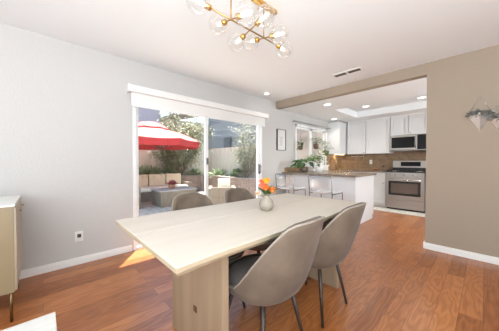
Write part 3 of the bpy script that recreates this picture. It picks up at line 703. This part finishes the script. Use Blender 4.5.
for gx in (-.25, 0, .25):
    m = MB()
    for y in (.05, .30, .54): m.box(gx-.115, gx+.115, y-.007, y+.007, .94, .955)
    for x in (-.11, 0, .11): m.box(gx+x-.007, gx+x+.007, .04, .55, .94, .955)
    for x in (-.105, .105):
        for y in (.05, .54): m.box(gx+x-.008, gx+x+.008, y-.008, y+.008, .912, .94)
    m.build('grate', M['black'], o)
for gx in (-.24, .24):
    for y in (.17, .42): MB().lathe([(.045, .912), (.045, .922), (.03, .932), (.004, .932)], seg=18).build('burner', M['greyp'], o)  .location = (gx, y, 0)
B(-.375, .375, .56, .58, .912, 1.0, .002).build('rear_vent', M['black'], o)
bg_ = B(-.375, .375, .58, .66, .895, 1.17, .006).build('backguard', M['steel'], o)
B(-.20, .21, .576, .58, 1.035, 1.145, .002).build('display', M['blackglass'], bg_)

# small things on back counter / backsplash
o = empty('paper_towel_rail', (-2.72, 6.72, 1.30), 'white towel rail mounted under the corner wall cabinet', 'towel rail')
MB().tube([(0, 0, .055), (0, 0, 0), (.33, 0, 0), (.33, 0, .055)], .008).build('rail', M['trim'], o)
o = empty('wall_outlet', (-2.22, YK-.012, 1.14), 'pale outlet on the brown kitchen backsplash', 'outlet')
B(-.037, .037, -.006, 0, -.06, .06, .002).build('plate', M['plate'], o); B(-.017, .017, -.008, -.006, -.04, .04).build('socket', M['plate'], o)
o = tag(MB().lathe([(.03, 0), (.07, .03), (.09, .06), (.085, .06), (.06, .03), (.01, .015)], seg=24).build('small_bowl', M['terra']), 'small brown bowl on the counter left of the range', 'bowl'); o.location = (-2.0, 6.5, .92)
o = empty('spice_jar', (-1.83, 6.52, .92), 'small dark jar beside the bowl left of the range', 'jar')
MB().lathe([(.03, 0), (.032, .02), (.032, .09), (.022, .10)], seg=16).build('body', M['darkpot'], o); MB().lathe([(.026, .10), (.026, .125), (.004, .127)], seg=16).build('lid', M['black'], o)
o = tag(B(-.45, .45, -.02, .02, -.012, 0).build('under_cabinet_light', M['warm']), 'warm light strip under the corner wall cabinet', 'light'); o.location = (-2.92, 6.35, 1.358); o.rotation_euler = (0, 0, PI/2); o.scale = (.6, 1, 1)
d = bpy.data.lights.new('strip_lamp', 'AREA'); d.shape = 'RECTANGLE'; d.size = .5; d.size_y = .05; d.energy = 1.6; d.color = (1, .75, .48); l_ = bpy.data.objects.new('strip_lamp', d); C.objects.link(l_); l_.location = (-2.85, 6.4, 1.335)

# peninsula
o = empty('peninsula', (-2.27, 4.4, 0), 'white kitchen peninsula separating the kitchen from the dining area', 'peninsula')
B(-.79, .705, -.40, .50, .0, .88, .002).build('body', M['cab'], o)
B(.705, .722, -.405, .505, .09, .88, .002).build('end_panel', M['cab'], o)
B(-.79, .722, -.412, -.40, .0, .88, .002).build('front_panel', M['cab'], o)
tag(B(-3.075, -1.50, 3.86, 4.92, .88, .92, .006).build('peninsula_countertop', M['counter']), 'brown granite countertop on the white peninsula', 'countertop')
f = empty('kitchen_faucet', (-2.25, 4.72, .92), 'brass gooseneck faucet rising behind the stools on the peninsula', 'faucet')
MB().lathe([(.026, 0), (.024, .02), (.014, .03)], seg=16).build('base', M['brass'], f)
pts = [(0, 0, .02), (0, 0, .24)]+[(-.07+.07*math.cos(a), 0, .24+.07*math.sin(a)) for a in [PI*k/8 for k in range(1, 9)]]+[(-.14, 0, .19)]
MB().tube(pts, .009).build('spout', M['brass'], f); MB().tube([(.0, 0, .06), (.06, 0, .09)], .006).build('handle', M['brass'], f)

# bar stools
def make_stool():
    r = empty('bar_stool', (0, 0, 0), '', 'stool')
    for s in (-1, 1):
        MB().tube([(s*.20, -.21, .01), (s*.20, -.185, .62), (s*.20, -.22, .90), (s*.185, -.225, .915), (0, -.235, .918)], .008).build('back_frame', M['darkchrome'], r)
        MB().tube([(s*.195, .20, .01), (s*.195, .19, .60), (s*.195, .18, .625), (s*.195, -.185, .625)], .008).build('leg', M['darkchrome'], r)
    MB().tube([(-.20, -.2, .20), (-.195, .195, .20), (.195, .195, .20), (.20, -.2, .20)], .007).build('footrest', M['darkchrome'], r)
    m = MB(); N = 10; g = []
    for i in range(N+1):
        row = []
        for j in range(N+1):
            u, v_ = -1+2*i/N, j/N
            y = .20-.40*v_; z = .635+.02*abs(u)**2.5-.012*math.sin(PI*v_)+(.02 if v_ > .9 else 0)
            row.append(m.bm.verts.new((u*.19*(1-.08*(v_ < .05)), y, z)))
        g.append(row)
    for i in range(N):
        for j in range(N): m.bm.faces.new((g[i][j], g[i+1][j], g[i+1][j+1], g[i][j+1])).smooth = True
    solid(m.build('seat', M['seatw'], r), .018, 0)
    m = MB(); g = []
    for i in range(N+1):
        u = -1+2*i/N; g.append([m.bm.verts.new((u*.19, -.20-.03*(1-u*u)-.035*v_/3*1.0, .66+.24*v_/3)) for v_ in range(4)])
    for i in range(N):
        for j in range(3): m.bm.faces.new((g[i][j], g[i+1][j], g[i+1][j+1], g[i][j+1])).smooth = True
    solid(m.build('backrest', M['acrylic'], r), .006, 0)
    return r
st = make_stool(); st.location = (-1.84, 3.50, 0); st['label'] = 'white and chrome bar stool at the peninsula, nearer its free end'; st['group'] = 'bar stools at the peninsula'
s2 = copy_tree(st); s2.location = (-2.56, 3.50, 0); s2['label'] = 'white and chrome bar stool at the peninsula, nearer the picture wall, behind the flowers'

# rug
r = empty('runner_rug', (-1.5, 5.93, 0), 'pale patterned runner rug in front of the range and cabinets', 'rug')
B(-.75, 1.2, -.15, .20, .001, .010, .002).build('field', M['rug'], r)
m = MB(); m.box(-.79, 1.24, -.18, -.15, .001, .010).box(-.79, 1.24, .20, .22, .001, .010).box(-.79, -.75, -.15, .20, .001, .010).box(1.2, 1.24, -.15, .20, .001, .010); m.build('border', M['rugb'], r)

# ---------------------------------------------------------------- kitchen plants
def plant(loc, lb, potp, potm, leaves, lm, spread, hgt, L, W, name='potted_plant', droop=.5, flowers=0, trail=0, hang=False, e0=.2, long=1):
    o = empty(name, loc, lb, 'plant')
    if potp: MB().lathe(potp, seg=20).build('pot', potm, o)
    top = potp[-1][1] if potp else 0
    m = MB(); s = MB()
    for i in range(leaves):
        a = random.uniform(0, 2*PI); el = random.uniform(e0, 1.35); q = random.uniform(.4, 1)
        dx, dy, dz = math.cos(a)*math.cos(el)*spread*q, math.sin(a)*math.cos(el)*spread*q*long, math.sin(el)*hgt*q
        if trail and i % 3 == 0: dz = -random.uniform(0, trail)
        s.tube([(0, 0, top-.02), (dx*.5, dy*.5, top+dz*.7+.02), (dx, dy, top+dz)], .002, 4)
        for k in range(2): m.leaf((dx, dy, top+dz), (dx+random.uniform(-.05, .05), dy+random.uniform(-.05, .05), random.uniform(-.02, .08)), L*random.uniform(.7, 1.2), W, droop, 4)
    m.build('foliage', lm, o); s.build('stems', M['stem'], o)
    if flowers:
        m = MB()
        for i in range(flowers):
            a = random.uniform(0, 2*PI); el = random.uniform(.2, 1.4); c = Vector((math.cos(a)*math.cos(el)*spread, math.sin(a)*math.cos(el)*spread, top+math.sin(el)*hgt))
            for k in range(5): b_ = 2*PI*k/5; m.leaf(c, (math.cos(b_), math.sin(b_), .3), .028, .022, 0, 2)
        m.build('blossoms', M['petalw'], o)
    if hang: MB().tube([(0, 0, top), (0, 0, hang)], .002, 4).build('hanger', M['pole'], o)
    return o
P1 = [(.05, 0), (.075, .03), (.085, .12), (.078, .12)]
plant((-2.72, 4.18, .92), 'big dark split-leaf plant on the peninsula below the picture', P1, M['darkpot'], 26, M['leafd'], .24, .18, .15, .07, droop=.5, e0=-.05)
plant((-2.45, 4.35, .92), 'plant with airy white blossoms in a white pot on the peninsula', P1, M['pot'], 22, M['leafm'], .16, .34, .05, .03, 'flowering_plant', flowers=90)
plant((XL+.06, 5.12, 1.06), 'small lime green plant on the kitchen window sill', [(.03, 0), (.05, .02), (.055, .09), (.05, .09)], M['pot'], 34, M['leafl'], .15, .17, .11, .035)
plant((XL+.24, 4.95, 1.46), 'plant in a small bronze pot hanging in front of the kitchen window', [(.03, 0), (.06, .02), (.065, .13), (.06, .13)], M['darkpot'], 12, M['leafm'], .18, .15, .07, .045, 'hanging_plant', flowers=30, hang=.60-.0)
plant((XL+.16, 4.40, 1.42), 'narrow dark hanging plant at the left side of the kitchen window', [(.03, 0), (.05, .02), (.055, .1), (.05, .1)], M['darkpot'], 16, M['leafd'], .07, .13, .08, .04, 'hanging_plant', trail=.12, hang=.66)
plant((XL+.30, 5.30, 1.30), 'bushy pale hanging plant with white flowers at the right side of the kitchen window', [(.04, 0), (.08, .03), (.09, .13), (.085, .13)], M['stem'], 20, M['leafm'], .17, .24, .06, .035, 'hanging_plant', flowers=80, trail=.15, hang=.76)
# window planter box on the sill
o = tag(MB().box(0, .17, -.42, .34, 0, .11, .01).build('sill_trough', M['trim']), 'long white trough on the counter under the kitchen window', 'trough'); o.location = (XL+.015, 5.35, .92)
# curtain rod
o = empty('curtain_rod', (XL, 5.15, 2.09), 'thin silver curtain rod above the kitchen window', 'curtain rod')
MB().tube([(.09, -.88, 0), (.09, .80, 0)], .011).build('rod', M['greyp'], o)
for y in (-.85, .77): MB().tube([(0, y, 0), (.09, y, 0)], .008).build('bracket', M['greyp'], o)
for y in (-.89, .81): MB().ball((.09, y, 0), .019).build('finial', M['greyp'], o)
# slatted blinds behind the kitchen window
o = empty('window_blind', (XL-.05, (WY0+WY1)/2, WZ0), 'pale slatted blind inside the kitchen window', 'blind')
for s in (-1, 1):
    m = MB()
    for k in range(27):
        z = .06+k*.031; yc = s*.345
        m.face([(.0, yc-.29, z), (.0, yc+.29, z), (.014, yc+.29, z+.024), (.014, yc-.29, z+.024)])
    x = m.build('slats', M['slat'], o); solid(x, .002)

# ---------------------------------------------------------------- wall planters on right wall
def wplanter(x, z, wdt, dn, up, lb, k):
    o = empty('wall_planter', (x, YR, z), lb, 'wall planter', 'pointed silver wall planters')
    h = wdt/2; m = MB(); d = wdt*.45
    L_, R_, Bm, F_, Bk = (-h, -.004, 0), (h, -.004, 0), (0, -.004, -dn), (0, -d, -.01), (0, -.004, 0)
    for t in ((L_, Bm, F_), (R_, F_, Bm), (L_, R_, Bm)): m.face(t)
    solid(m.build('pocket', M['silver'], o), .003, 0)
    MB().tube([L_, (0, -.006, up), R_], .0035, 6).build('hanger_frame', M['chrome'], o)
    MB().tube([(0, -.001, up), (0, -.016, up+.004)], .005, 8).build('nail', M['chrome'], o)
    m = MB(); s = MB()
    for i in range(130):
        a = random.uniform(-h*.95, h*.95); y = -random.uniform(.01, d*(1-abs(a)/h)+.012)
        m.leaf((a, y, random.uniform(-.02, .03)), (random.uniform(-1, 1), random.uniform(-.8, .1), random.uniform(-.3, 1)), wdt*random.uniform(.16, .30), wdt*.12, .4, 3)
    m.build('foliage', M['grey_leaf'], o)
wplanter(-.052, 1.69, .21, .185, .205, 'larger pointed silver wall planter with grey foliage, left of the pair', 1)
wplanter(.085, 1.635, .15, .125, .13, 'smaller pointed silver wall planter cut off by the right edge', 2)
